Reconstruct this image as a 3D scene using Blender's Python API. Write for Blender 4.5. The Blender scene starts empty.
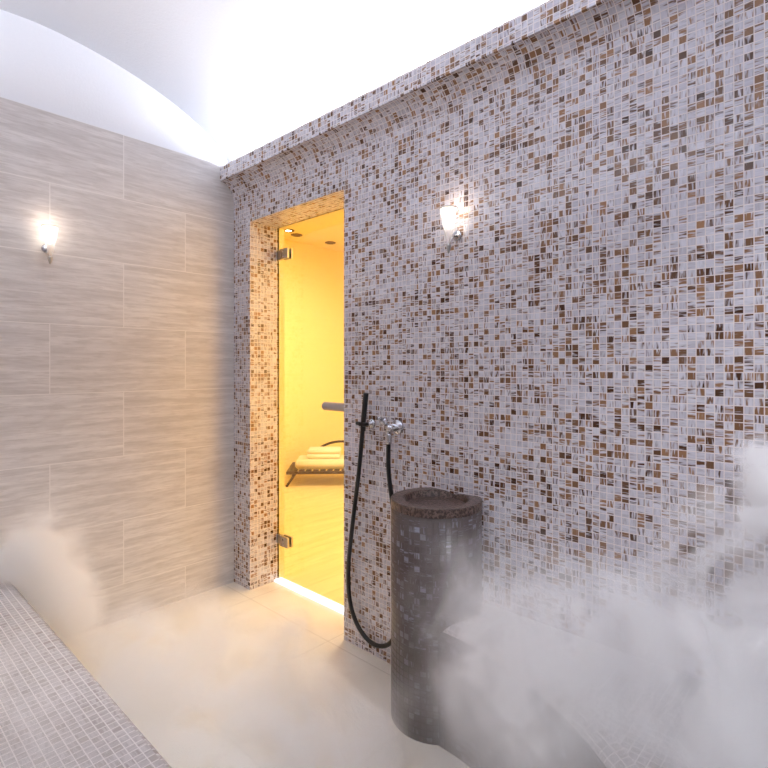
import bpy, bmesh, math, random
from mathutils import Vector, Matrix, noise as mn
random.seed(7)
C = bpy.context.scene.collection
H = 1.28                      # eye height of the photograph
XW, YW = 1.66, 2.77           # mosaic wall face, travertine wall face
DY0, DY1, DZ = 1.805, 2.598, 2.114   # doorway
XG = 1.85                     # glass plane

# ------------------------------------------------------------ helpers
def obj(name, bm, mat, parent=None, smooth=False, bevel=0):
    bmesh.ops.recalc_face_normals(bm, faces=bm.faces) if not getattr(bm, 'keep', False) else None
    me = bpy.data.meshes.new(name); bm.to_mesh(me); bm.free()
    o = bpy.data.objects.new(name, me); C.objects.link(o)
    if mat: me.materials.append(mat)
    if smooth:
        for p in me.polygons: p.use_smooth = True
    if bevel:
        m = o.modifiers.new('b', 'BEVEL'); m.width = bevel; m.segments = 3; m.limit_method = 'ANGLE'; m.harden_normals = False
    if parent: o.parent = parent
    return o
def tag(o, label=None, cat=None, group=None, kind=None):
    if label: o['label'] = label
    if cat: o['category'] = cat
    if group: o['group'] = group
    if kind: o['kind'] = kind
    return o
def empty(name, loc, rz=0):
    o = bpy.data.objects.new(name, None); C.objects.link(o); o.location = loc; o.rotation_euler = (0, 0, rz); o.empty_display_size = .05
    return o
def boxuv(bm):
    uv = bm.loops.layers.uv.verify()
    bm.normal_update()
    for f in bm.faces:
        n = f.normal; a = max(range(3), key=lambda i: abs(n[i]))
        for l in f.loops:
            c = l.vert.co
            l[uv].uv = (c.y, c.z) if a == 0 else ((c.x, c.z) if a == 1 else (c.y, c.x))
def box(bm, x0, x1, y0, y1, z0, z1):
    vs = [bm.verts.new((x, y, z)) for x in (x0, x1) for y in (y0, y1) for z in (z0, z1)]
    for q in ((0,1,3,2),(4,6,7,5),(0,4,5,1),(2,3,7,6),(0,2,6,4),(1,5,7,3)):
        bm.faces.new([vs[i] for i in q])
    return bm
def boxes(*bs):
    bm = bmesh.new()
    for b in bs: box(bm, *b)
    bmesh.ops.recalc_face_normals(bm, faces=bm.faces); boxuv(bm)
    return bm
def lathe(bm, prof, c=(0,0,0), axis='Z', n=32, start=0):
    """revolve (radius, height) pairs about an axis through c"""
    ax = {'Z': Matrix.Identity(3), 'X': Matrix.Rotation(math.pi/2, 3, 'Y'), 'Y': Matrix.Rotation(-math.pi/2, 3, 'X')}[axis] if isinstance(axis, str) else axis
    rings = []
    for r, h in prof:
        if r < 1e-6: rings.append([bm.verts.new(Vector(c) + ax @ Vector((0,0,h)))])
        else: rings.append([bm.verts.new(Vector(c) + ax @ Vector((r*math.cos(2*math.pi*k/n), r*math.sin(2*math.pi*k/n), h))) for k in range(n)])
    for a, b in zip(rings, rings[1:]):
        for k in range(n):
            k2 = (k+1) % n
            if len(a) == 1 and len(b) == 1: continue
            if len(a) == 1: bm.faces.new((a[0], b[k], b[k2]))
            elif len(b) == 1: bm.faces.new((a[k], a[k2], b[0]))
            else: bm.faces.new((a[k], a[k2], b[k2], b[k]))
    return bm
def spline(pts, n=12):
    out = []; P = [Vector(p) for p in pts]
    P = [2*P[0]-P[1]] + P + [2*P[-1]-P[-2]]
    for i in range(1, len(P)-2):
        for k in range(n):
            t = k/n; a, b, c, d = P[i-1:i+3]
            out.append(.5*((2*b)+(c-a)*t+(2*a-5*b+4*c-d)*t*t+(3*b-a-3*c+d)*t**3))
    out.append(P[-2]); return out
def tube(bm, pts, r, n=12, flat=1.0):
    pts = [Vector(p) for p in pts]; rings = []
    t0 = (pts[1]-pts[0]).normalized()
    up = Vector((0,0,1)) if abs(t0.z) < .9 else Vector((1,0,0))
    nrm = (up - t0*up.dot(t0)).normalized()
    for i, p in enumerate(pts):
        t = (pts[min(i+1, len(pts)-1)]-pts[max(i-1, 0)]).normalized()
        nrm = (nrm - t*nrm.dot(t)).normalized(); b = t.cross(nrm)
        rr = r(i/(len(pts)-1)) if callable(r) else r
        rings.append([bm.verts.new(p + nrm*math.cos(2*math.pi*k/n)*rr*flat + b*math.sin(2*math.pi*k/n)*rr) for k in range(n)])
    for a, b in zip(rings, rings[1:]):
        for k in range(n): bm.faces.new((a[k], a[(k+1)%n], b[(k+1)%n], b[k]))
    bm.faces.new(rings[0][::-1]); bm.faces.new(rings[-1])
    return bm

# ------------------------------------------------------------ materials
def mat(name):
    m = bpy.data.materials.new(name); m.use_nodes = True
    nt = m.node_tree; nt.nodes.clear()
    out = nt.nodes.new('ShaderNodeOutputMaterial')
    return m, nt, out
class N:
    def __init__(s, nt): s.nt = nt
    def new(s, t, **k):
        n = s.nt.nodes.new(t)
        for a, v in k.items(): setattr(n, a, v)
        return n
    def set(s, sock, v):
        if isinstance(v, bpy.types.NodeSocket): s.nt.links.new(v, sock)
        elif v is not None: sock.default_value = v
    def m(s, op, a, b=None, c=None, clamp=False):
        n = s.new('ShaderNodeMath', operation=op, use_clamp=clamp)
        s.set(n.inputs[0], a); s.set(n.inputs[1], b)
        if c is not None: s.set(n.inputs[2], c)
        return n.outputs[0]
    def comb(s, x, y, z=0.):
        n = s.new('ShaderNodeCombineXYZ'); s.set(n.inputs[0], x); s.set(n.inputs[1], y); s.set(n.inputs[2], z); return n.outputs[0]
    def mix(s, f, a, b, bt='MIX'):
        n = s.new('ShaderNodeMix', data_type='RGBA', blend_type=bt); s.set(n.inputs[0], f)
        s.set(n.inputs[6], a if isinstance(a, bpy.types.NodeSocket) else (*a, 1)); s.set(n.inputs[7], b if isinstance(b, bpy.types.NodeSocket) else (*b, 1)); return n.outputs[2]
    def noise(s, vec, scale, detail=3, rough=.5, dist=0.):
        n = s.new('ShaderNodeTexNoise'); s.set(n.inputs['Vector'], vec); n.inputs['Scale'].default_value = scale
        n.inputs['Detail'].default_value = detail; n.inputs['Roughness'].default_value = rough; n.inputs['Distortion'].default_value = dist
        return n.outputs[0]
    def white(s, vec):
        n = s.new('ShaderNodeTexWhiteNoise', noise_dimensions='3D'); s.set(n.inputs[0], vec)
        sp = s.new('ShaderNodeSeparateColor'); s.nt.links.new(n.outputs['Color'], sp.inputs[0]); return sp.outputs
    def ss(s, v, a, b, lo=0., hi=1.):
        n = s.new('ShaderNodeMapRange', interpolation_type='SMOOTHSTEP'); s.set(n.inputs[0], v); s.set(n.inputs[1], a); s.set(n.inputs[2], b); s.set(n.inputs[3], lo); s.set(n.inputs[4], hi)
        return n.outputs[0]
    def bsdf(s, out, color, rough, bump=None, bstr=.3, bdist=.002, metal=0., spec=.5, coat=0.):
        b = s.new('ShaderNodeBsdfPrincipled')
        s.set(b.inputs['Base Color'], color if isinstance(color, bpy.types.NodeSocket) else (*color, 1))
        s.set(b.inputs['Roughness'], rough); s.set(b.inputs['Metallic'], metal); s.set(b.inputs['Specular IOR Level'], spec); s.set(b.inputs['Coat Weight'], coat)
        if bump is not None:
            n = s.new('ShaderNodeBump'); n.inputs['Strength'].default_value = bstr; n.inputs['Distance'].default_value = bdist
            s.nt.links.new(bump, n.inputs['Height']); s.nt.links.new(n.outputs[0], b.inputs['Normal'])
        s.nt.links.new(b.outputs[0], out.inputs['Surface']); return b

def mosaic(name, base1, base2, dark1, dark2, grout, amount=.5, pitch=.0222, rough=.16, seed=0., contrast=1.):
    m, nt, out = mat(name); g = N(nt)
    uv = g.new('ShaderNodeUVMap').outputs[0]
    sp = g.new('ShaderNodeSeparateXYZ'); nt.links.new(uv, sp.inputs[0])
    u = g.m('DIVIDE', sp.outputs[0], pitch); v = g.m('DIVIDE', sp.outputs[1], pitch)
    cu, cv = g.m('FLOOR', u), g.m('FLOOR', v)
    fu, fv = g.m('SUBTRACT', u, cu), g.m('SUBTRACT', v, cv)
    r = g.white(g.comb(cu, cv, seed)); q = g.white(g.comb(cu, cv, seed+7.7))
    orient = g.m('GREATER_THAN', r[0], .45)
    inv = g.m('SUBTRACT', 1., orient)
    # swirl streaks run along or across each tile
    su = g.m('MULTIPLY', fu, g.m('MULTIPLY_ADD', orient, -3.0, 3.5)); sv = g.m('MULTIPLY', fv, g.m('MULTIPLY_ADD', inv, -3.0, 3.5))
    vec = g.comb(g.m('MULTIPLY_ADD', cu, 7.31, su), g.m('MULTIPLY_ADD', cv, 5.17, sv), g.m('MULTIPLY', r[2], 9.))
    st = g.noise(vec, 1.0, 2, .5, .3)
    big = g.noise(g.comb(g.m('MULTIPLY', sp.outputs[0], 1.0), g.m('MULTIPLY', sp.outputs[1], 1.0), seed), 4.5, 2)
    bias = g.m('POWER', r[1], 2.1 / amount)                       # few tiles are dark
    t = g.m('ADD', g.m('MULTIPLY', bias, .62), g.m('MULTIPLY', g.m('SUBTRACT', big, .5), .55))
    mask = g.ss(g.m('ADD', g.m('MULTIPLY', g.m('SUBTRACT', st, .5), 1.9), t), .12, .50, 0., contrast)
    base = g.mix(q[0], base1, base2)
    base = g.mix(g.m('MULTIPLY', g.ss(st, .35, .6), .35), base, tuple(c*.62 for c in base2))
    dark = g.mix(q[1], dark1, dark2)
    tile = g.mix(mask, base, dark)
    du = g.m('ABSOLUTE', g.m('SUBTRACT', fu, .5)); dv = g.m('ABSOLUTE', g.m('SUBTRACT', fv, .5))
    edge = g.m('MAXIMUM', du, dv)
    gm = g.ss(edge, .425, .465)
    col = g.mix(gm, tile, grout)
    ro = g.m('MULTIPLY_ADD', gm, .5, rough)
    tilt = g.m('ADD', g.m('MULTIPLY', fu, g.m('SUBTRACT', q[2], .5)), g.m('MULTIPLY', fv, g.m('SUBTRACT', q[1], .5)))
    hgt = g.m('SUBTRACT', g.m('MULTIPLY', tilt, .5), gm)
    g.bsdf(out, col, ro, hgt, .35, .0015)
    return m
M = {}
M['mosaic'] = mosaic('mosaic_wall', (.70,.68,.73), (.56,.53,.59), (.060,.022,.010), (.33,.175,.09), (.76,.68,.65), 1.05)
M['mosaic_bench'] = mosaic('mosaic_bench', (.56,.53,.53), (.50,.46,.46), (.36,.32,.31), (.43,.39,.37), (.66,.62,.61), .5, seed=3.)
M['mosaic_column'] = mosaic('mosaic_column', (.068,.046,.040), (.092,.066,.059), (.22,.21,.26), (.14,.12,.125), (.100,.080,.074), .26, seed=5., rough=.34)

def travertine():
    m, nt, out = mat('travertine_tiles'); g = N(nt)
    uv = g.new('ShaderNodeUVMap').outputs[0]; sp = g.new('ShaderNodeSeparateXYZ'); nt.links.new(uv, sp.inputs[0])
    X, Z = sp.outputs[0], sp.outputs[1]
    v = g.m('DIVIDE', g.m('SUBTRACT', Z, 2.457-8*.3255), .3255); cv = g.m('FLOOR', v); fv = g.m('SUBTRACT', v, cv)
    par = g.m('MODULO', g.m('ADD', cv, 20.), 2.)
    # vertical seams: odd rows at x = 1.033 + k*.651, even rows shifted half a tile
    u = g.m('DIVIDE', g.m('SUBTRACT', g.m('MULTIPLY_ADD', par, -.3255, X), .7075), .651); cu = g.m('FLOOR', u); fu = g.m('SUBTRACT', u, cu)
    r = g.white(g.comb(cu, cv, 1.))
    vec = g.comb(g.m('MULTIPLY_ADD', r[0], 9., g.m('MULTIPLY', X, 1.6)), g.m('MULTIPLY', Z, 17.), g.m('MULTIPLY', r[1], 8.))
    n1 = g.noise(vec, 1.9, 7, .68, .15)
    n2 = g.noise(g.comb(g.m('MULTIPLY', X, 7.), g.m('MULTIPLY', Z, 60.), r[1]), 1.8, 3, .6)
    col = g.mix(g.ss(n1, .3, .72), (.54,.51,.50), (.74,.715,.70))
    col = g.mix(g.m('MULTIPLY', g.ss(n2, .48, .66), .40), col, (.46,.42,.40))
    col = g.mix(g.m('MULTIPLY', r[2], .15), col, (.46,.42,.40))
    du = g.m('MULTIPLY', g.m('MINIMUM', fu, g.m('SUBTRACT', 1., fu)), .651); dv = g.m('MULTIPLY', g.m('MINIMUM', fv, g.m('SUBTRACT', 1., fv)), .3255)
    gm = g.ss(g.m('MINIMUM', du, dv), .0012, .0028, 1., 0.)
    col = g.mix(gm, col, (.74,.71,.69))
    g.bsdf(out, col, .42, g.m('SUBTRACT', g.m('MULTIPLY', n2, .3), gm), .25, .001)
    return m
M['travertine'] = travertine()

def floor_mat():
    m, nt, out = mat('cream_stone_floor'); g = N(nt)
    uv = g.new('ShaderNodeUVMap').outputs[0]; sp = g.new('ShaderNodeSeparateXYZ'); nt.links.new(uv, sp.inputs[0])
    n1 = g.noise(uv, 2.2, 6, .6, .8); n2 = g.noise(uv, 9., 5, .65, .4)
    col = g.mix(g.ss(n1, .3, .7), (.78,.72,.62), (.86,.81,.72)); col = g.mix(g.m('MULTIPLY', g.ss(n2, .5, .75), .35), col, (.70,.61,.48))
    u = g.m('DIVIDE', g.m('SUBTRACT', sp.outputs[0], .55), .65); v = g.m('DIVIDE', g.m('SUBTRACT', sp.outputs[1], .30), .65)
    fu, fv = g.m('FRACT', u), g.m('FRACT', v)
    e = g.m('MINIMUM', g.m('MINIMUM', fu, g.m('SUBTRACT', 1., fu)), g.m('MINIMUM', fv, g.m('SUBTRACT', 1., fv)))
    gm = g.ss(e, .002, .0045, 1., 0.)
    col = g.mix(g.m('MULTIPLY', gm, .6), col, (.50,.44,.36))
    g.bsdf(out, col, g.m('MULTIPLY_ADD', n2, .25, .24), n2, .06, .002)
    return m
M['floor'] = floor_mat()

def simple(name, col, rough=.5, metal=0., nscale=40., namt=.08, bstr=.1, spec=.5):
    m, nt, out = mat(name); g = N(nt)
    tc = g.new('ShaderNodeTexCoord').outputs['Object']
    n = g.noise(tc, nscale, 4, .6)
    c = g.mix(g.m('MULTIPLY', n, namt*2), col, tuple(x*.6 for x in col))
    g.bsdf(out, c, rough, n, bstr, .002, metal, spec)
    return m
M['plaster'] = simple('white_plaster', (.83,.84,.87), .7, 0, 90., .05, .5)
M['yellow'] = simple('yellow_plaster', (.90,.75,.35), .75, 0, 6., .03, .1)
M['yellow_ceiling'] = simple('yellow_ceiling_paint', (.90,.75,.38), .8, 0, 6., .03, .1)
M['chrome'] = simple('chrome', (.55,.55,.58), .14, 1., 20., .02, .0)
M['steel'] = simple('brushed_steel', (.50,.49,.48), .32, 1., 60., .1, .05)
M['handle'] = simple('satin_handle', (.42,.40,.42), .45, .3, 60., .06, .05)
M['rubber'] = simple('black_rubber', (.012,.012,.014), .35, 0, 200., .1, .05)
M['dark_rattan'] = simple('dark_brown_rattan', (.055,.028,.014), .45, 0, 120., .3, .4)
M['towel'] = simple('cream_towel', (.86,.82,.68), .9, 0, 220., .12, .8, .1)
M['mat_cushion'] = simple('cream_cushion', (.82,.76,.55), .9, 0, 120., .08, .4, .1)
M['dark_trim'] = simple('dark_lamp_trim', (.16,.11,.05), .4, .5)
M['threshold'] = simple('white_threshold', (.92,.92,.94), .25, 0, 30., .02, .02)
M['column_top'] = simple('dark_brown_stone', (.20,.13,.11), .30, 0, 70., .5, .9)
def speckle():
    m, nt, out = mat('speckled_brown_stone'); g = N(nt)
    tc = g.new('ShaderNodeTexCoord').outputs['Object']; n = g.noise(tc, 95., 3, .7); b = g.noise(tc, 24., 2, .5)
    c = g.mix(g.ss(n, .42, .60), (.035,.020,.016), (.18,.12,.10)); c = g.mix(g.m('MULTIPLY', g.ss(b, .4, .65), .5), c, (.06,.035,.03))
    g.bsdf(out, c, .28, n, .8, .003); return m
M['column_top'] = speckle()

def bench_floor():
    m, nt, out = mat('golden_floor'); g = N(nt)
    tc = g.new('ShaderNodeTexCoord').outputs['Object']; sp = g.new('ShaderNodeSeparateXYZ'); nt.links.new(tc, sp.inputs[0])
    n = g.noise(g.comb(g.m('MULTIPLY', sp.outputs[0], 1.2), g.m('MULTIPLY', sp.outputs[1], 9.)), 1.5, 5, .6, .5)
    u = g.m('DIVIDE', sp.outputs[1], .16); fu = g.m('FRACT', u)
    gm = g.ss(g.m('MINIMUM', fu, g.m('SUBTRACT', 1., fu)), .006, .02, 1., 0.)
    col = g.mix(g.ss(n, .3, .7), (.82,.62,.27), (.90,.73,.38)); col = g.mix(g.m('MULTIPLY', gm, .35), col, (.5,.32,.1))
    g.bsdf(out, col, .4, n, .05, .001); return m
M['golden_floor'] = bench_floor()

def emis(name, col, s):
    m, nt, out = mat(name); e = nt.nodes.new('ShaderNodeEmission'); e.inputs[0].default_value = (*col, 1); e.inputs[1].default_value = s
    nt.links.new(e.outputs[0], out.inputs['Surface']); return m
M['led'] = emis('cool_led', (.80,.86,1.), 6.)
M['bulb'] = emis('warm_bulb', (1., .92, .80), 7.)
M['downlight'] = emis('warm_downlight', (1., .86, .5), 30.)
M['sill_glow'] = emis('white_sill_glow', (1., .98, .95), 1.6)  # door sill is no lamp; its bright line is put in as glow

def glass(name, tint=(1,1,1), refl=1., rough=.0):
    m, nt, out = mat(name); g = N(nt)
    fr = g.new('ShaderNodeFresnel'); fr.inputs[0].default_value = 1.45
    tr = g.new('ShaderNodeBsdfTransparent'); tr.inputs[0].default_value = (*tint, 1)
    gl = g.new('ShaderNodeBsdfGlossy'); gl.inputs['Roughness'].default_value = rough
    mx = g.new('ShaderNodeMixShader'); nt.links.new(g.m('MULTIPLY', fr.outputs[0], refl), mx.inputs[0])
    nt.links.new(tr.outputs[0], mx.inputs[1]); nt.links.new(gl.outputs[0], mx.inputs[2]); nt.links.new(mx.outputs[0], out.inputs['Surface'])
    return m
M['glass'] = glass('door_glass', (.97,.985,.96), .15)
def frosted():
    m, nt, out = mat('frosted_lamp_glass')
    tr = nt.nodes.new('ShaderNodeBsdfTransparent'); tl = nt.nodes.new('ShaderNodeBsdfTranslucent'); tl.inputs[0].default_value = (.95,.93,.92,1)
    mx = nt.nodes.new('ShaderNodeMixShader'); mx.inputs[0].default_value = .30
    nt.links.new(tr.outputs[0], mx.inputs[1]); nt.links.new(tl.outputs[0], mx.inputs[2]); nt.links.new(mx.outputs[0], out.inputs['Surface']); return m
M['lamp_glass'] = frosted()

# ------------------------------------------------------------ the steam room shell
XL, YN = -.36, -1.6
def struct(name, bm, m, **k):
    o = obj(name, bm, m, **k); o['kind'] = 'structure'; return o
struct('floor', boxes((XL-.1, XG, YN-.1, YW+.1, -.1, 0)), M['floor'])
struct('wall_left', boxes((XL-.1, XW+.02, YW, YW+.12, 0, 2.457)), M['travertine'])
struct('wall_near', boxes((XL-.1, XL, YN-.1, YW, 0, 2.457)), M['travertine'])
struct('wall_back', boxes((XL, XG, YN-.1, YN, 0, 2.457)), M['travertine'])
# mosaic wall with its doorway
ZC = 2.243
struct('wall_right', boxes((XW, XG+.01, YN, DY0, 0, ZC), (XW, XG+.01, DY1, YW, 0, ZC), (XW, XG+.01, DY0, DY1, DZ, ZC)), M['mosaic'])
# cove and lip of the cornice along the mosaic wall
def cornice(name, sx, xw):
    prof = [(xw, ZC-.0)]
    for k in range(1, 13):
        a = k/12*math.pi/2
        prof.append((xw - .09*(1-math.cos(a))*1.0, ZC + .121*math.sin(a)))
    prof = [(xw, ZC)] + [(xw-.09*(1-math.cos(k/12*math.pi/2)), ZC+.121*math.sin(k/12*math.pi/2)) for k in range(1, 13)]
    prof += [(xw-.09, 2.446), (xw-.062, 2.446), (xw-.062, 2.372), (xw+.19, 2.372), (xw+.19, ZC)]
    bm = bmesh.new(); uv = bm.loops.layers.uv.verify(); ys = [YN, YW]
    L = [0]
    for a, b in zip(prof, prof[1:]+prof[:1]): L.append(L[-1]+math.hypot(a[0]-b[0], a[1]-b[1]))
    X = lambda x: x if sx > 0 else 2*((XL+XW)/2)-x
    A = [bm.verts.new((X(x), ys[0], z)) for x, z in prof]; B = [bm.verts.new((X(x), ys[1], z)) for x, z in prof]
    n = len(prof)
    for i in range(n):
        j = (i+1) % n
        f = bm.faces.new((A[i], A[j], B[j], B[i]) if sx < 0 else (A[i], B[i], B[j], A[j]))
        for l in f.loops:
            k = i if l.vert in (A[i], B[i]) else i+1
            l[uv].uv = (l.vert.co.y, ZC+L[k])
    bm.faces.new(A); bm.faces.new(B[::-1])
    o = struct(name, bm, M['mosaic'])
    for p in o.data.polygons: p.use_smooth = True
    o.data.set_sharp_from_angle(angle=math.radians(30)); return o
cornice('trim_1', 1, XW)
cornice('trim_2', -1, XW)
# vault: superellipse cross-section running along the room
def vpt(t, a, b):
    c, s = math.cos(t), math.sin(t); p = 2/1.7
    return (.65 + a*math.copysign(abs(c)**p, c), 2.445 + b*abs(s)**p)
bm = bmesh.new(); K = 64
ring = [(vpt(math.pi*k/K, 1.0, .411)) for k in range(K+1)]
ring = [(ring[0][0], 2.372)] + ring + [(ring[-1][0], 2.372)]
outr = [(.65+(x-.65)*1.12, z+.08) for x, z in ring]
ys = [YN-.1, YW+.03]
R0 = [[bm.verts.new((x, y, z)) for x, z in ring] for y in ys]; R1 = [[bm.verts.new((x, y, z)) for x, z in outr] for y in ys]
for i in range(len(ring)-1):
    bm.faces.new((R0[0][i], R0[1][i], R0[1][i+1], R0[0][i+1])); bm.faces.new((R1[0][i], R1[0][i+1], R1[1][i+1], R1[1][i]))
    for e in (0, 1): bm.faces.new((R0[e][i], R0[e][i+1], R1[e][i+1], R1[e][i]))
o = struct('ceiling', bm, M['plaster'], smooth=False)
for p in o.data.polygons: p.use_smooth = abs(p.normal.y) < .5
# end wall faces (lunettes) under the vault, above the travertine
struct('wall_lunette', boxes((XL-.2, XW+.16, YW+.02, YW+.1, 2.457, 3.0)), M['plaster'])
struct('wall_lunette_back', boxes((XL-.2, XW+.16, YN-.16, YN-.04, 2.457, 3.0)), M['plaster'])
struct('trim_3', boxes((XG, XG+.05, YN, DY0, 0, 2.77), (XG, XG+.05, DY1, 5.0, 0, 2.77), (XG, XG+.05, DY0, DY1, DZ, 2.77)), M['yellow'])

# ------------------------------------------------------------ yellow lounge beyond the door
XR = XG+.05
struct('floor_lounge', boxes((XR-.05, 6.6, .4, 5.1, -.1, 0)), M['golden_floor'])
struct('ceiling_lounge', boxes((XR, 6.6, .4, 5.1, 2.77, 2.85)), M['yellow_ceiling'])
struct('wall_far', boxes((XR, 6.6, 5.0, 5.1, 0, 2.77)), M['yellow'])
struct('wall_lounge_right', boxes((6.5, 6.6, .4, 5.0, 0, 2.77)), M['yellow'])
struct('wall_lounge_near', boxes((XR, 6.5, .3, .4, 0, 2.77)), M['yellow'])
struct('trim_4', boxes((XG-.022, XG+.026, DY0, DY1, 0, .012)), M['sill_glow'])

# downlights in the lounge ceiling
def downlight(x, y, lit, label):
    r = empty('ceiling_downlight', (x, y, 2.77)); tag(r, label, 'ceiling light')
    bm = lathe(bmesh.new(), [(.034, .0), (.062, .0), (.066, -.004), (.062, -.010), (.040, -.012), (.034, -.006), (.034, .0)], n=28)
    obj('trim_ring', bm, M['dark_trim'], r, smooth=True)
    bm = lathe(bmesh.new(), [(0, -.004), (.034, -.004), (.034, -.001), (0, -.001)], n=24)
    obj('lens', bm, M['downlight'] if lit else M['dark_trim'], r)
downlight(3.44, 4.63, True, 'lit round downlight in the yellow ceiling by the door hinge side')
downlight(3.62, 4.72, False, 'dark round downlight in the yellow ceiling beside the lit one')
downlight(4.12, 4.72, False, 'dark round downlight in the yellow ceiling nearest the mosaic jamb')

# ------------------------------------------------------------ glass door
door = empty('door_1', (XG, DY1, 0)); door['kind'] = 'structure'
def d(name, bm, m, **k):
    bmesh.ops.translate(bm, verts=bm.verts, vec=Vector((-XG, -DY1, 0))); return obj(name, bm, m, door, **k)
d('glass_pane', boxes((XG-.005, XG+.005, DY0+.006, DY1-.008, .022, DZ-.006)), M['glass'])
def hinge(z):
    bm = boxes((XG-.022, XG-.006, DY1-.125, DY1-.050, z-.030, z+.030), (XG+.006, XG+.022, DY1-.125, DY1-.050, z-.030, z+.030), (XG-.008, XG+.008, DY1-.056, DY1-.001, z-.026, z+.026))
    lathe(bm, [(0, -.03), (.012, -.03), (.012, .03), (0, .03)], (XG-.004, DY1-.044, z), n=14)
    h = d('hinge', bm, M['steel'], bevel=.003)
    for dz in (-.024, .024):
        b2 = lathe(bmesh.new(), [(0, -.004), (.007, -.004), (.008, 0), (0, 0)], (-.022, -.088, z+dz*.6), axis='X', n=12)
        obj('screw', b2, M['chrome'], h)
hinge(1.28+.665); hinge(.255)
# horizontal bar handle on two standoffs
bm = bmesh.new(); lathe(bm, [(0, 0), (.020, 0), (.022, .003), (.022, .237), (.020, .240), (0, .240)], (XG-.055, 1.862, 1.075), axis='Y', n=24)
hd = d('handle', bm, M['handle'], smooth=False, bevel=0)
for y in (1.90, 2.05):
    b2 = lathe(bmesh.new(), [(.008, -.036), (.008, 0), (.014, 0), (.014, .004), (0, .004)], (-.006, y-DY1, 1.075), axis='X', n=14)
    obj('standoff', b2, M['steel'], hd)

# ------------------------------------------------------------ tiled benches
def bench(name, outline, z, nose, m, nf, m2=None):
    """outline: list of (x, y) in order; the first nf points are the rounded front edge"""
    bm = bmesh.new(); uv = bm.loops.layers.uv.verify()
    S = 8
    P = [Vector((*p, 0)) for p in outline]
    F = P[:nf]; back = P[nf:]
    nrm = []
    for i in range(nf):
        t = (F[min(i+1, nf-1)]-F[max(i-1, 0)]).normalized(); nn = Vector((t.y, -t.x, 0)); nrm.append(nn)
    inward = (sum(back, Vector())/len(back)-F[nf//2])
    if nrm[nf//2].dot(inward) < 0: nrm = [-n for n in nrm]
    al = [0]
    for a, b in zip(F, F[1:]): al.append(al[-1]+(a-b).length)
    prof = [(0, 0), (0, z-nose)] + [(nose*(1-math.cos(k/S*math.pi/2)), z-nose+nose*math.sin(k/S*math.pi/2)) for k in range(1, S+1)]
    pl = [0]
    for a, b in zip(prof, prof[1:]): pl.append(pl[-1]+math.hypot(a[0]-b[0], a[1]-b[1]))
    G = [[bm.verts.new(F[i]+nrm[i]*o+Vector((0, 0, h))) for o, h in prof] for i in range(nf)]
    for i in range(nf-1):
        for k in range(len(prof)-1):
            f = bm.faces.new((G[i][k], G[i+1][k], G[i+1][k+1], G[i][k+1])); f.smooth = True
            f.material_index = 1 if k < 4 and m2 else 0
            for l, (a, b) in zip(f.loops, ((i, k), (i+1, k), (i+1, k+1), (i, k+1))): l[uv].uv = (al[a], pl[b])
    tb = [bm.verts.new(p+Vector((0, 0, z))) for p in back]
    bb = [bm.verts.new(p) for p in back]
    top = bm.faces.new([g[-1] for g in G]+tb)
    for l in top.loops: l[uv].uv = (l.vert.co.y, l.vert.co.x)
    bm.faces.new([g[0] for g in G]+bb)
    bm.faces.new(G[-1]+[tb[0], bb[0]]); bm.faces.new(G[0]+[tb[-1], bb[-1]])
    for i in range(len(back)-1): bm.faces.new((tb[i], tb[i+1], bb[i+1], bb[i]))
    o = obj(name, bm, m)
    if m2: o.data.materials.append(m2)
    return o
fr = spline([(1.425,1.24,0),(1.415,1.08,0),(1.405,.93,0),(1.345,.72,0),(1.245,.52,0),(1.11,.34,0),(.98,.14,0),(.93,-.15,0),(.93,-.7,0),(.93,YN,0)], 6)
nf = len(fr)
o = bench('tiled_bench', [(p.x, p.y) for p in fr]+[(XW, YN), (XW, 1.24)], .41, .06, M['mosaic_bench'], nf, M['mosaic_column'])  # dark column tile on the front stands in for its shade
tag(o, 'steam covered taupe mosaic bench running along the mosaic wall from the round column', 'bench')
fl = [(.518, YW), (.518, 1.5), (.518, 0), (.518, YN)]
o = bench('tiled_bench', fl+[(XL, YN), (XL, YW)], .41, .012, M['mosaic_bench'], 4)
tag(o, 'straight grey mosaic bench at the left meeting the travertine wall', 'bench')

# ------------------------------------------------------------ column with a shallow basin
CX, CY, CR, CZ = 1.543, 1.175, .167, .797
col = empty('basin_column', (CX, CY, 0)); tag(col, 'round dark brown mosaic column with a shallow basin top beside the shower hose', 'column')
bm = bmesh.new(); uv = bm.loops.layers.uv.verify(); n = 64
hs = [0, CZ-.0305]
A = [[bm.verts.new((CR*math.cos(2*math.pi*k/n), CR*math.sin(2*math.pi*k/n), h)) for k in range(n)] for h in hs]
for k in range(n):
    k2 = (k+1) % n; f = bm.faces.new((A[0][k], A[0][k2], A[1][k2], A[1][k])); f.smooth = True
    for l, (a, h) in zip(f.loops, ((k, 0), (k+1, 0), (k+1, 1), (k, 1))): l[uv].uv = (a/n*2*math.pi*CR, hs[h])
bm.faces.new(A[0][::-1]); bm.faces.new(A[1])
obj('body', bm, M['mosaic_column'], col)
bm = lathe(bmesh.new(), [(0, CZ-.030), (CR-.05, CZ-.030), (CR-.045, CZ-.0302), (CR+.001, CZ-.0302), (CR+.001, CZ-.002), (CR-.002, CZ), (CR-.042, CZ-.001), (CR-.048, CZ-.004), (CR-.056, CZ-.024), (CR-.09, CZ-.028), (0, CZ-.029)], n=64)
obj('basin_rim', bm, M['column_top'], col)

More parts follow.
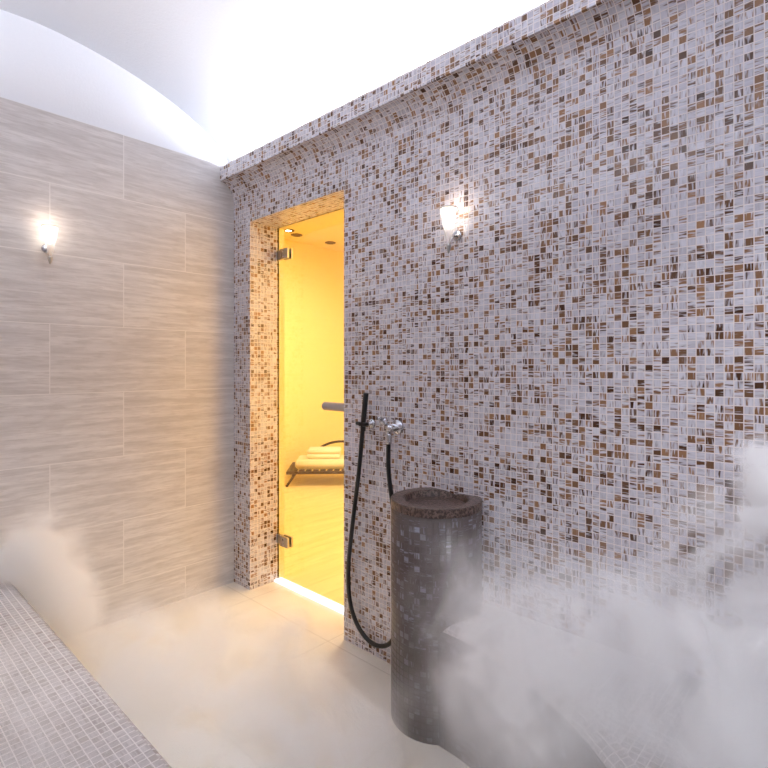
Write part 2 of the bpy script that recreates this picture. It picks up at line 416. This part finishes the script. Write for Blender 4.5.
# ------------------------------------------------------------ hose, holder, tap
def W(px, py, X):            # a point of the photograph on the plane x = X
    dx = px-384; t = X/(381.1+.682*dx); return Vector((X, (355.3-.7314*dx)*t, H-(py-367)*t))
pts = [W(366,393,1.618), W(363,424,1.618), W(359,470,1.62), W(353,520,1.625), W(348.5,565,1.63), W(349.5,598,1.635), W(356,622,1.635), W(367,639,1.635), W(379,646,1.635), W(391,642,1.637),
       W(399,622,1.637), W(402,590,1.637), W(398,545,1.633), W(392,500,1.628), W(388.5,470,1.622), W(388.5,436,1.612)]
hose = empty('shower_hose', (pts[8].x, pts[8].y, pts[8].z)); tag(hose, 'thick black rubber hose looping down the mosaic wall beside the column', 'hose')
def rel(bm, root): bmesh.ops.translate(bm, verts=bm.verts, vec=-root.location); return bm
obj('hose_tube', rel(tube(bmesh.new(), spline(pts[1:], 10), .0098, 14), hose), M['rubber'], hose, smooth=True)
bm = tube(bmesh.new(), [pts[1]+Vector((0,0,-.03)), pts[1], (pts[0]+pts[1])/2, pts[0]], lambda t: .0118, 16)
obj('nozzle', rel(bm, hose), M['rubber'], hose, smooth=False)
a = pts[-1]
bm = lathe(bmesh.new(), [(0, -.03), (.012, -.03), (.014, -.02), (.014, .012), (.011, .016), (0, .016)], (a.x, a.y, a.z-.004), n=20)
obj('coupling', rel(bm, hose), M['chrome'], hose, smooth=True)
hp = W(363.5, 424, 1.618)
hold = empty('hose_holder', (XW, hp.y, hp.z)); tag(hold, 'small wall bracket clipping the top of the black hose', 'bracket')
bm = lathe(bmesh.new(), [(0, -.0), (.022, -.0), (.022, -.006), (.016, -.011), (.009, -.014), (.009, -.026), (0, -.026)], (0, -.012, 0), axis='X', n=20)
obj('wall_plate', bm, M['chrome'], hold, smooth=True)
bm = bmesh.new()
arc = [(-.042+.016*math.cos(a), .016*math.sin(a), 0) for a in [math.radians(-70+k*22) for k in range(-8, 9) if True] if True]
arc = [(-.042+.0165*math.cos(math.radians(a)), .0165*math.sin(math.radians(a)), 0) for a in range(-150, 151, 20)]
tube(bm, arc, .0085, 10)
obj('clip', bm, M['rubber'], hold, smooth=True)
bm = lathe(bmesh.new(), [(0, 0), (.0085, 0), (.0085, .026), (.006, .030), (0, .030)], (-.042, .016, 0), axis='Y', n=12)
obj('peg', bm, M['rubber'], hold, smooth=False)
# tap
ta = W(398, 427, XW)
tap = empty('wall_tap', (XW, ta.y, ta.z)); tag(tap, 'small chrome wall tap feeding the black hose', 'tap')
bm = lathe(bmesh.new(), [(0, 0), (.032, 0), (.033, -.004), (.030, -.010), (.020, -.014), (.015, -.018), (.015, -.046), (0, -.046)], axis='X', n=28)
obj('flange', bm, M['chrome'], tap, smooth=True)
dy = a.y-ta.y
bm = tube(bmesh.new(), [(-.046, -.012, -.004), (-.047, dy*.5, .000), (-.048, dy+.014, .000)], .0155, 18)
lathe(bm, [(0, -.03), (.011, -.03), (.013, -.01), (.013, .004), (0, .004)], (-.048, dy, -.002), n=16)
obj('valve_body', bm, M['chrome'], tap, smooth=True)
kb = bmesh.new()
lathe(kb, [(0, .0), (.010, .0), (.010, .014), (.017, .018), (.019, .026), (.017, .034), (.010, .038), (0, .038)], (-.048, dy+.012, .004), axis=Matrix.Rotation(math.radians(-35), 3, 'X') , n=18)
kn = obj('knob', kb, M['chrome'], tap, smooth=True)
kb = bmesh.new(); tube(kb, [(-.050, dy+.018, .030), (-.070, dy+.026, .038), (-.082, dy+.030, .040)], lambda t: .006+.002*t, 10)
obj('lever', kb, M['chrome'], kn, smooth=True)

# ------------------------------------------------------------ wall sconces
def sconce(loc, rz, label):
    """cone of glass pointing down from a lit top; local -x faces into the room"""
    r = empty('wall_sconce', loc, rz); tag(r, label, 'wall lamp')
    c = (-.058, 0, 0)
    bm = lathe(bmesh.new(), [(0, 0), (.020, 0), (.021, -.003), (.017, -.008), (0, -.008)], (0, 0, -.045), axis='X', n=24)
    obj('wall_plate', bm, M['chrome'], r, smooth=True)
    bm = tube(bmesh.new(), [(-.006, 0, -.045), (-.030, 0, -.052), (-.050, 0, -.082)], .0045, 10)
    obj('arm', bm, M['chrome'], r, smooth=True)
    th = .0022
    prof = [(.006, -.092), (.013, -.060), (.021, -.020), (.028, .020), (.032, .046)]
    bm = lathe(bmesh.new(), prof+[(x-th, z) for x, z in prof[::-1]], c, n=32)
    obj('glass_shade', bm, M['lamp_glass'], r, smooth=True)
    bm = lathe(bmesh.new(), [(0, -.122), (.004, -.120), (.008, -.104), (.010, -.092), (.009, -.088), (0, -.088)], c, n=18)
    obj('finial', bm, M['steel'], r, smooth=True)
    bm = lathe(bmesh.new(), [(0, -.030), (.006, -.026), (.008, -.010), (.014, .006), (.018, .022), (.014, .038), (0, .046)], c, n=20)
    obj('bulb', bm, M['bulb'], r, smooth=True)
    bm = lathe(bmesh.new(), [(.031, .045), (.034, .045), (.034, .049), (.031, .049), (.031, .045)], c, n=32)
    obj('rim', bm, M['steel'], r, smooth=True)
    L = bpy.data.lights.new('sconce_light', 'POINT'); L.energy = E_SCONCE; L.color = (1., .80, .62); L.shadow_soft_size = .018
    lo = bpy.data.objects.new('sconce_light', L); C.objects.link(lo); lo.parent = r; lo.location = (-.058, 0, .064)
E_SCONCE = .20
p = W(448.5, 221, XW-.058)
sconce((XW, p.y, p.z), 0, 'lit cone shaped glass wall lamp on the mosaic wall')
tt = (YW-.058)/(355.3+.7314*334)
sconce(((381.1-.682*334)*tt, YW, H+(367-237)*tt), math.pi/2*1.0, 'lit cone shaped glass wall lamp on the travertine wall')

# ------------------------------------------------------------ lounger and towels beyond the glass
ang = math.radians(-44)       # long axis
LO = Vector((3.34, 4.54, 0))
lg = empty('sun_lounger', LO, ang); tag(lg, 'low dark brown lounger with a curved back, carrying towels in the yellow room', 'lounger')
LL, LW_, LZ = 1.75, .58, .165
bm = bmesh.new()
box(bm, 0, LL, 0, .035, LZ-.03, LZ); box(bm, 0, LL, LW_-.035, LW_, LZ-.03, LZ); box(bm, 0, .04, .035, LW_-.035, LZ-.03, LZ); box(bm, LL-.04, LL, .035, LW_-.035, LZ-.03, LZ)
obj('frame', bm, M['dark_rattan'], lg, bevel=.006)
bm = bmesh.new()
for k in range(22): box(bm, .055+k*.076, .055+k*.076+.055, .030, LW_-.030, LZ-.012, LZ+.004)
obj('slatted_seat', bm, M['dark_rattan'], lg)
for x, sx in ((.10, -1), (LL-.12, 1)):
    for y in (.03, LW_-.03):
        bm = tube(bmesh.new(), [(x, y, LZ-.02), (x+sx*.10, y, .0)], .013, 10)
        obj('leg', bm, M['dark_rattan'], lg, smooth=True)
# curved side rails forming the arched headrest
for y in (LW_-.02,):
    bm = tube(bmesh.new(), spline([(.22, y, LZ), (.30, y, .31), (.42, y, .38), (.56, y, .405), (.72, y, .39), (.90, y, .33), (1.05, y, LZ)], 8), .014, 10)
    obj('arched_rail', bm, M['dark_rattan'], lg, smooth=True)
def folded(name, L, Wd, Ht, layers, m):
    """soft folded cloth: layers wrapped round one long edge"""
    bm = bmesh.new(); h = Ht/layers
    for k in range(layers):
        z0 = k*h; q = bmesh.new()
        pf = []
        for i in range(9):
            a = -math.pi/2+math.pi*i/8; pf.append((L/2-h/2+h/2*math.cos(a)*(1 if k % 2 else .8), z0+h/2+h/2*math.sin(a)))
        for i in range(9):
            a = math.pi/2+math.pi*i/8; pf.append((-L/2+h/2+h/2*math.cos(a)*(.8 if k % 2 else 1), z0+h/2+h/2*math.sin(a)))
        rows = []
        for j in range(9):
            y = -Wd/2+Wd*j/8
            rows.append([bm.verts.new((x+.004*math.sin(y*23+k), y, z*(1-.05*abs(math.sin(y*9+k))) )) for x, z in pf])
        n = len(pf)
        for A_, B_ in zip(rows, rows[1:]):
            for i in range(n): bm.faces.new((A_[i], A_[(i+1) % n], B_[(i+1) % n], B_[i]))
        bm.faces.new(rows[0]); bm.faces.new(rows[-1][::-1]); q.free()
    return bm
RM = Matrix.Rotation(ang, 4, 'Z')
def onl(x, y, z): return LO + RM @ Vector((x, y, z))
o = obj('folded_towel', folded('t', .60, .34, .105, 1, M['towel']), M['mat_cushion'], smooth=True); o.location = onl(.38, .27, LZ+.005); o.rotation_euler.z = ang
tag(o, 'wide cream folded towel lying directly on the dark lounger', 'towel', 'folded towels on the lounger')
o = obj('folded_towel', folded('t', .37, .24, .10, 2, M['towel']), M['towel'], smooth=True); o.location = onl(.39, .27, LZ+.111); o.rotation_euler.z = ang
tag(o, 'smaller pale folded towel on top of the wide cream one', 'towel', 'folded towels on the lounger')

# ------------------------------------------------------------ steam
def steam(name, loc, size, rot, dens, nscale, lo, hi, label, seed, soft=.0, stretch=(1,1,1)):
    m, nt, out = mat(name+'_vapour'); g = N(nt)
    tc = g.new('ShaderNodeTexCoord').outputs['Object']     # unit sphere space
    ln = g.new('ShaderNodeVectorMath', operation='LENGTH'); nt.links.new(tc, ln.inputs[0])
    sc = g.new('ShaderNodeVectorMath', operation='MULTIPLY'); nt.links.new(tc, sc.inputs[0]); sc.inputs[1].default_value = tuple(s*k for s, k in zip(size, stretch))
    ad = g.new('ShaderNodeVectorMath', operation='ADD'); nt.links.new(sc.outputs[0], ad.inputs[0]); ad.inputs[1].default_value = (seed*3.1, seed*1.7, seed)
    n = g.noise(ad.outputs[0], nscale, 5, .55, 1.2)
    n2 = g.noise(ad.outputs[0], nscale*.8, 2, .5, .3)
    rim = g.ss(ln.outputs['Value'], .85, 1., 1., 0.)
    fall = g.m('MULTIPLY', rim, g.ss(g.m('ADD', ln.outputs['Value'], g.m('MULTIPLY', g.m('SUBTRACT', n2, .5), 1.3)), .05, .95, 1., 0.))
    fall = g.m('POWER', fall, 1.8)
    den = g.m('MULTIPLY', g.m('MULTIPLY', fall, g.ss(n, lo, hi)), dens)
    v = g.new('ShaderNodeVolumeScatter'); v.inputs['Color'].default_value = (.995,.995,1,1); g.set(v.inputs['Density'], den); v.inputs['Anisotropy'].default_value = 0
    nt.links.new(v.outputs[0], out.inputs['Volume'])
    bm = bmesh.new(); bmesh.ops.create_icosphere(bm, subdivisions=3, radius=1.)
    o = obj(name, bm, m, smooth=True); o.location = loc; o.scale = size; o.rotation_euler = rot
    tag(o, label, 'steam', kind='stuff'); return o
steam('steam_cloud', (.60, 2.45, .38), (.24, .44, .42), (0, 0, 0), 46., 4., .30, .66, 'dense white steam plume rising by the travertine wall at the left bench', 1.)
steam('steam_cloud', (.95, 1.50, .02), (.62, 1.25, .50), (0, 0, 0), 14., 4., .34, .72, 'low drifting steam over the cream floor between the benches', 2.)
steam('steam_cloud', (1.27, .66, .50), (.36, .44, .50), (0, 0, 0), 11., 6.5, .38, .70, 'swirling steam in front of the lower round column', 3.)
steam('steam_cloud', (1.40, .17, .57), (.36, .56, .50), (0, 0, 0), 24., 5., .34, .70, 'thick white steam over the right bench against the mosaic wall', 4.)
steam('steam_cloud', (1.49, .135, .99), (.17, .17, .17), (0, 0, 0), 130., 12., .30, .62, 'small white steam puff at the right edge of the mosaic wall', 5.)
steam('steam_cloud', (1.20, .42, .46), (.50, .78, .44), (0, 0, 0), 4.2, 2.6, .12, .60, 'broad thin haze lying over the curved bench front at the lower right', 8.)
steam('steam_cloud', (.74, 1.95, .16), (.26, .56, .36), (0, 0, 0), 15., 4., .30, .66, 'white steam trailing down along the left bench edge to the floor', 9.)
steam('steam_cloud', (.15, 1.00, .50), (.50, 1.3, .26), (0, 0, 0), 7., 2.6, .3, .7, 'thin steam veil hanging over the left bench', 6.)

# ------------------------------------------------------------ light
def area(name, loc, rot, sx, sy, e, col, spread=math.pi):
    L = bpy.data.lights.new(name, 'AREA'); L.shape = 'RECTANGLE'; L.size = sx; L.size_y = sy; L.energy = e; L.color = col; L.spread = spread
    o = bpy.data.objects.new(name, L); C.objects.link(o); o.location = loc; o.rotation_euler = rot; return o
YC, YLn = (YN+YW)/2, YW-YN-.06
for sx, x in (('a', XW-.035), ('b', XL+.035)):
    o = struct('trim_5' if sx == 'a' else 'trim_6', boxes((x-.012, x+.012, YN+.02, YW-.02, 2.374, 2.384)), M['led'])
    area('cove_light', (x+(.008 if sx == 'a' else -.008), YC, 2.438), (math.pi, (-1.0 if sx == 'a' else 1.0), 0), .02, YLn, 20., (.83,.88,1.), math.radians(140))
# unseen spots added in the vault to brighten the steam and the benches
def fill_spot(loc, aim, e, cone, label):
    r = empty('added_fill_spot', loc); tag(r, label, 'ceiling light', 'unseen fill spots added in the vault')
    obj('trim_ring', lathe(bmesh.new(), [(.034, 0), (.050, 0), (.050, -.008), (.034, -.008), (.034, 0)], n=28), M['steel'], r)
    L = bpy.data.lights.new('fill_spot', 'SPOT'); L.energy = e; L.color = (.93, .95, 1.); L.spot_size = math.radians(cone); L.spot_blend = 1.; L.shadow_soft_size = .04
    o = bpy.data.objects.new('fill_spot', L); C.objects.link(o); o.location = Vector(loc)-Vector((0, 0, .02))
    o.rotation_euler = (Vector(aim)-Vector(loc)).to_track_quat('-Z', 'Y').to_euler()
fill_spot((.95, -.75, 2.80), (1.40, .35, .5), 90., 55, 'unseen spotlight added to brighten the steam over the right bench')
fill_spot((.35, .30, 2.82), (.62, 2.2, .3), 85., 42, 'unseen spotlight added to brighten the steam by the left bench')
area('lounge_light', (3.1, 2.5, 2.74), (0, 0, 0), .5, .5, 26., (1., .86, .60))
area('lounge_light', (4.8, 2.2, 2.74), (0, 0, 0), .6, .6, 36., (1., .84, .58))
L = bpy.data.lights.new('lounge_spot', 'SPOT'); L.energy = 85; L.color = (1., .90, .72); L.spot_size = math.radians(95); L.spot_blend = 1.; L.shadow_soft_size = .06
o = bpy.data.objects.new('lounge_spot', L); C.objects.link(o); o.location = (2.9, 3.2, 2.5)
o.rotation_euler = (Vector((3.5, 5.0, .9))-o.location).to_track_quat('-Z', 'Y').to_euler()

o_ = area('lounge_fill', (3.1, .62, 1.45), (0, 0, 0), 1.3, 1.9, 34., (1., .60, .16))  # unseen warm panel added to turn the door jamb golden
o_.rotation_euler = (Vector((1.75, 2.5, 1.2))-o_.location).to_track_quat('-Z', 'Y').to_euler()
w = bpy.data.worlds.new('World'); bpy.context.scene.world = w; w.use_nodes = True
w.node_tree.nodes['Background'].inputs[0].default_value = (.6,.62,.7,1); w.node_tree.nodes['Background'].inputs[1].default_value = .2

# ------------------------------------------------------------ camera
cam = bpy.data.cameras.new('Camera'); co = bpy.data.objects.new('Camera', cam); C.objects.link(co)
cam.sensor_width = 36; cam.lens = 521/768*36; cam.shift_y = -17/768; cam.clip_start = .02
co.location = (0, 0, H); co.rotation_euler = (math.pi/2, 0, -math.radians(47.0))
s = bpy.context.scene; s.camera = co
s.view_settings.view_transform = 'Standard'; s.view_settings.look = 'None'; s.view_settings.gamma = 1; s.view_settings.exposure = 0.43
s.cycles.volume_bounces = 8; s.cycles.volume_step_rate = .6; s.cycles.max_bounces = 14; s.cycles.diffuse_bounces = 6; s.cycles.transparent_max_bounces = 16
